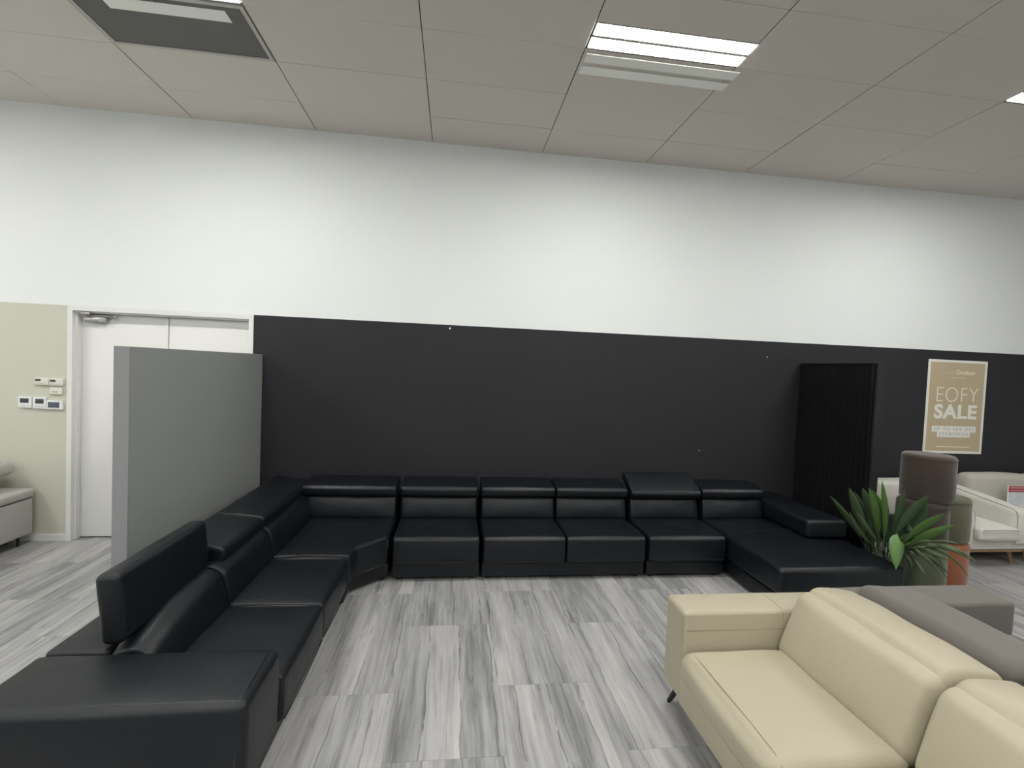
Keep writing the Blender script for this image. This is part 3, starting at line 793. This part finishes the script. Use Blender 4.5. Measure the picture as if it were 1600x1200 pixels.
ctrl(-4.028, -3.884, 1.337, 1.425, 'ctrl', 'white wide thermostat with a blue-grey screen, lower row nearest the door frame', (-4.012, -3.910, 1.354, 1.410), 'screenblue')

# ================================================================ POSTER
def text(body, x0, x1, z0, z1, y, m, parent, ox=0.0, ext=0.0003, sp=1.0):
    """flat lettering fitted between x0..x1 and z0..z1"""
    cu_ = bpy.data.curves.new('t', 'FONT'); cu_.body = body; cu_.size = 1.0; cu_.offset = ox; cu_.extrude = 0.001; cu_.space_character = sp
    o = bpy.data.objects.new('t', cu_); C.objects.link(o)
    bpy.context.view_layer.update()
    me = bpy.data.meshes.new_from_object(o.evaluated_get(bpy.context.evaluated_depsgraph_get()))
    bpy.data.objects.remove(o)
    xs = [v.co.x for v in me.vertices]; ys = [v.co.y for v in me.vertices]
    ax, bx, ay, by = min(xs), max(xs), min(ys), max(ys)
    L0 = Vector(parent.location)
    for v in me.vertices:
        X = x0 + (v.co.x - ax) / (bx - ax) * (x1 - x0); Z = z0 + (v.co.y - ay) / (by - ay) * (z1 - z0)
        v.co = Vector((X, y - v.co.z * ext / 0.001, Z)) - L0
    me.materials.clear(); me.materials.append(MT[m]); me.update()
    n_ = bpy.data.objects.new('lettering', me); C.objects.link(n_); n_.parent = parent
    return n_
px0, px1, pz0, pz1 = 5.897, 6.748, 1.083, 2.268
t = thing('sale_poster', ((px0 + px1) / 2, D, pz0), 'tan sale poster with white border hanging on the black wall', 'poster')
yw = D - 0.001
part('paper', box(px0, px1, yw - 0.004, yw, pz0, pz1), 'paper', t, smooth=False)
part('print_area', box(px0 + 0.034, px1 - 0.034, yw - 0.0046, yw - 0.0041, pz0 + 0.03, pz1 - 0.03), 'kraft', t, smooth=False)
cx = (px0 + px1) / 2
H = pz1 - pz0
yt = yw - 0.0052
def pz(v): return pz1 - H * v     # v: fraction down the poster
W_ = px1 - px0
def lt(body, fx0, fx1, ft, fb, m, dy=0.0, **kw): return text(body, px0 + W_ * fx0, px0 + W_ * fx1, pz(fb), pz(ft), yt - dy, m, t, **kw)
lt('Lavita', 0.255, 0.465, 0.108, 0.150, 'inkfaint', ox=-0.01)
lt('Outdoor', 0.475, 0.80, 0.105, 0.150, 'ink', ox=0.015)
part('small_print', box(px0 + W_ * 0.375, px0 + W_ * 0.65, yw - 0.0052, yw - 0.0047, pz(0.193), pz(0.183)), 'inkfaint', t, smooth=False)
lt('EOFY', 0.170, 0.875, 0.290, 0.447, 'ink', ox=-0.018, sp=1.05)
lt('SALE', 0.145, 0.870, 0.472, 0.628, 'paper', ox=0.035, sp=1.08)
part('white_band', box(cx - 0.318, cx + 0.318, yw - 0.0052, yw - 0.0047, pz(0.770), pz(0.706)), 'paper', t, smooth=False)
part('white_band', box(cx - 0.238, cx + 0.238, yw - 0.0052, yw - 0.0047, pz(0.824), pz(0.7705)), 'paper', t, smooth=False)
lt('UP TO 50% OFF', 0.160, 0.845, 0.722, 0.753, 'inkgrey', 0.0006, sp=1.3)
lt('STOREWIDE', 0.255, 0.755, 0.776, 0.808, 'inkgrey', 0.0006, sp=1.3)
part('small_print', box(px0 + W_ * 0.215, px0 + W_ * 0.785, yw - 0.0052, yw - 0.0047, pz(0.934), pz(0.924)), 'ink', t, smooth=False)

# ================================================================ PLANT
t = thing('potted_plant', (3.99, 3.80, 0), 'green leafy plant in a black pot between the chaise and the pouf stack', 'plant')
part('pot', lathe([(0.09, 0.0), (0.105, 0.01), (0.125, 0.22), (0.13, 0.235), (0.118, 0.235), (0.112, 0.21)], 3.99, 3.80, 32), 'pot', t)
part('soil', lathe([(0.11, 0.200), (0.09, 0.214), (0.03, 0.217)], 3.99, 3.80, 24), 'soil', t)
def bez(p, q, s, n):
    out = []
    c = q * 2 - (p + s) / 2      # quadratic curve passing through q
    for i in range(n + 1):
        a = i / n; out.append(p * (1 - a) ** 2 + c * 2 * a * (1 - a) + s * a * a)
    return out
VIEW = Vector((0.75, 0.66, 0))   # blades face roughly across this direction, with a random twist
def leaf(pts, width, m, stalk=True, blade0=0.30, name='leaf', th=0.0012, k=14):
    pts = [Vector(p) for p in pts]
    for p in pts:
        if p.x < 3.87 and p.z < 0.47 and p.y > 3.42: p.x = 3.87      # clear of the chaise edge
    P_ = bez(*pts, k)
    tw = random.uniform(-0.5, 0.5)
    V_ = []; F_ = []
    hist = []
    for i, p in enumerate(P_):
        a = i / k
        d = (P_[min(i + 1, k)] - P_[max(i - 1, 0)]).normalized()
        vd = Matrix.Rotation(tw, 3, 'Z') @ VIEW
        side = d.cross(vd).normalized(); nor = side.cross(d).normalized()
        if a < blade0: wd = 0.0035
        else:
            b = (a - blade0) / (1 - blade0)
            wd = max(0.0012, width / 2 * (math.sin(PI * min(1, b ** 1.05)) ** 0.7)) if b < 1 else 0.001
            wd = max(wd, 0.003 * (1 - b))
        fold = wd * 0.35
        for (sx, up, off) in ((-1, 1, 0), (-0.5, .45, 0), (0, 0, 0), (0.5, .45, 0), (1, 1, 0)):
            V_.append(p + side * wd * sx + nor * (fold * up * 1.0) + nor * th)
        for (sx, up, off) in ((-1, 1, 0), (-0.5, .45, 0), (0, 0, 0), (0.5, .45, 0), (1, 1, 0)):
            V_.append(p + side * wd * sx + nor * (fold * up * 1.0) - nor * th)
    for i in range(k):
        o = i * 10; q = o + 10
        for j in range(4):
            F_.append([o + j, o + j + 1, q + j + 1, q + j]); F_.append([o + 5 + j + 1, o + 5 + j, q + 5 + j, q + 5 + j + 1])
        F_.append([o + 5, o, q, q + 5]); F_.append([o + 4, o + 9, q + 9, q + 4])
    vf = (V_, F_)
    if stalk:
        p0 = Vector(pts[0]); g_ = Vector((3.99 + (p0.x - 3.99) * 0.35, 3.80 + (p0.y - 3.80) * 0.35, 0.20))
        vf = join(vf, tube([g_, g_.lerp(p0, 0.5) + Vector((0, 0, 0.02)), p0 + (P_[1] - P_[0]) * 0.3], 0.0045, 6))
    return part(name, vf, m, t)
LEAVES= [([(3.849, 3.887, 0.381), (3.689, 3.875, 0.616), (3.487, 3.925, 0.878)], 0.0638, 0), ([(3.889, 3.918, 0.389), (3.768, 3.868, 0.628), (3.623, 3.868, 0.974)], 0.0883, 0), ([(3.994, 3.954, 0.354), (3.86, 3.918, 0.631), (3.722, 3.912, 0.924)], 0.0794, 2), ([(3.969, 3.908, 0.372), (3.856, 3.851, 0.694), (3.728, 3.837, 0.983)], 0.0734, 0), ([(3.914, 3.821, 0.407), (3.819, 3.747, 0.689), (3.691, 3.733, 1.01)], 0.0618, 1), ([(3.96, 3.845, 0.397), (3.881, 3.754, 0.667), (3.746, 3.749, 0.982)], 0.0832, 1), ([(3.899, 3.764, 0.419), (3.819, 3.675, 0.713), (3.718, 3.635, 1.091)], 0.049, 1), ([(3.941, 3.794, 0.407), (3.899, 3.663, 0.669), (3.86, 3.559, 1.038)], 0.0597, 0), ([(3.889, 3.703, 0.434), (3.865, 3.553, 0.754), (3.892, 3.373, 1.043)], 0.0707, 0), ([(3.936, 3.726, 0.424), (3.933, 3.553, 0.689), (3.92, 3.416, 0.987)], 0.0969, 0), ([(3.873, 3.647, 0.456), (3.882, 3.46, 0.694), (3.918, 3.264, 0.923)], 0.0721, 1), ([(3.919, 3.671, 0.447), (3.917, 3.496, 0.617), (3.999, 3.245, 0.84)], 0.0707, 1), ([(3.783, 3.597, 0.421), (3.738, 3.469, 0.664), (3.664, 3.403, 0.413)], 0.0, 3), ([(4.048, 3.898, 0.375), (3.977, 3.799, 0.563), (3.924, 3.71, 0.778)], 0.1165, 2), ([(3.961, 3.773, 0.435), (3.911, 3.651, 0.702), (3.911, 3.502, 0.652)], 0.0875, 2), ([(3.926, 3.737, 0.42), (3.894, 3.596, 0.571), (3.883, 3.459, 0.677)], 0.0612, 0), ([(3.915, 3.748, 0.416), (3.761, 3.734, 0.577), (3.602, 3.75, 0.784)], 0.0408, 0), ([(3.905, 3.759, 0.412), (3.713, 3.782, 0.56), (3.566, 3.784, 0.773)], 0.0408, 0)]
GRASS= [[(3.99, 3.668, 0.447), (3.914, 3.348, 0.664), (3.996, 3.201, 0.693)], [(3.99, 3.668, 0.447), (3.889, 3.376, 0.622), (4.029, 3.319, 0.604)], [(3.99, 3.668, 0.447), (3.895, 3.369, 0.576), (4.116, 3.371, 0.538)], [(3.99, 3.668, 0.447), (3.951, 3.303, 0.652), (4.066, 3.111, 0.573)], [(3.99, 3.668, 0.447), (3.894, 3.37, 0.549), (4.039, 3.306, 0.407)], [(3.99, 3.668, 0.447), (3.893, 3.371, 0.54), (4.116, 3.371, 0.341)], [(3.99, 3.668, 0.447), (3.852, 3.419, 0.474), (3.881, 3.34, 0.354)], [(3.99, 3.668, 0.447), (3.865, 3.404, 0.547), (3.983, 3.374, 0.435)], [(3.99, 3.668, 0.447), (3.834, 3.439, 0.54), (3.996, 3.512, 0.426)], [(3.99, 3.668, 0.447), (3.894, 3.37, 0.571), (3.96, 3.245, 0.547)], [(3.99, 3.668, 0.447), (3.932, 3.326, 0.619), (4.113, 3.215, 0.43)], [(3.99, 3.668, 0.447), (3.907, 3.355, 0.637), (4.14, 3.341, 0.59)], [(3.99, 3.668, 0.447), (3.933, 3.324, 0.638), (4.033, 3.154, 0.593)], [(3.99, 3.668, 0.447), (3.858, 3.412, 0.589), (3.967, 3.393, 0.588)], [(3.99, 3.668, 0.447), (3.875, 3.392, 0.59), (4.081, 3.413, 0.458)], [(3.99, 3.668, 0.447), (3.843, 3.429, 0.575), (3.864, 3.359, 0.519)], [(3.99, 3.668, 0.447), (3.886, 3.38, 0.594), (4.026, 3.323, 0.444)], [(3.99, 3.668, 0.447), (3.818, 3.456, 0.486), (3.965, 3.547, 0.333)], [(3.99, 3.668, 0.447), (3.858, 3.411, 0.636), (3.893, 3.326, 0.672)], [(3.99, 3.668, 0.447), (3.875, 3.392, 0.536), (4.003, 3.35, 0.397)]]

mats = {0: 'leafa', 1: 'leafb', 2: 'leafc', 3: 'leafd'}
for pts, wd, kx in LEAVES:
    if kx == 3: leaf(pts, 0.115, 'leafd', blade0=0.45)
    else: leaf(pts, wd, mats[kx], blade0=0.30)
for i, pts in enumerate(GRASS):
    leaf(pts, 0.022 + 0.016 * ((i * 7) % 5) / 4, 'grass', stalk=(i % 3 == 0), blade0=0.08, name='narrow_leaf')
for i in range(12):       # inner stems and short blades of the crown
    an = i * 2.4; rr = 0.05 + 0.03 * (i % 3)
    b0 = Vector((3.99 + rr * math.cos(an), 3.80 + rr * math.sin(an), 0.21))
    b1 = b0 + Vector((0.07 * math.cos(an), 0.07 * math.sin(an), 0.25)); b2 = b1 + Vector((0.05 * math.cos(an) - 0.05, 0.05 * math.sin(an) - 0.05, 0.22 + 0.05 * (i % 4)))
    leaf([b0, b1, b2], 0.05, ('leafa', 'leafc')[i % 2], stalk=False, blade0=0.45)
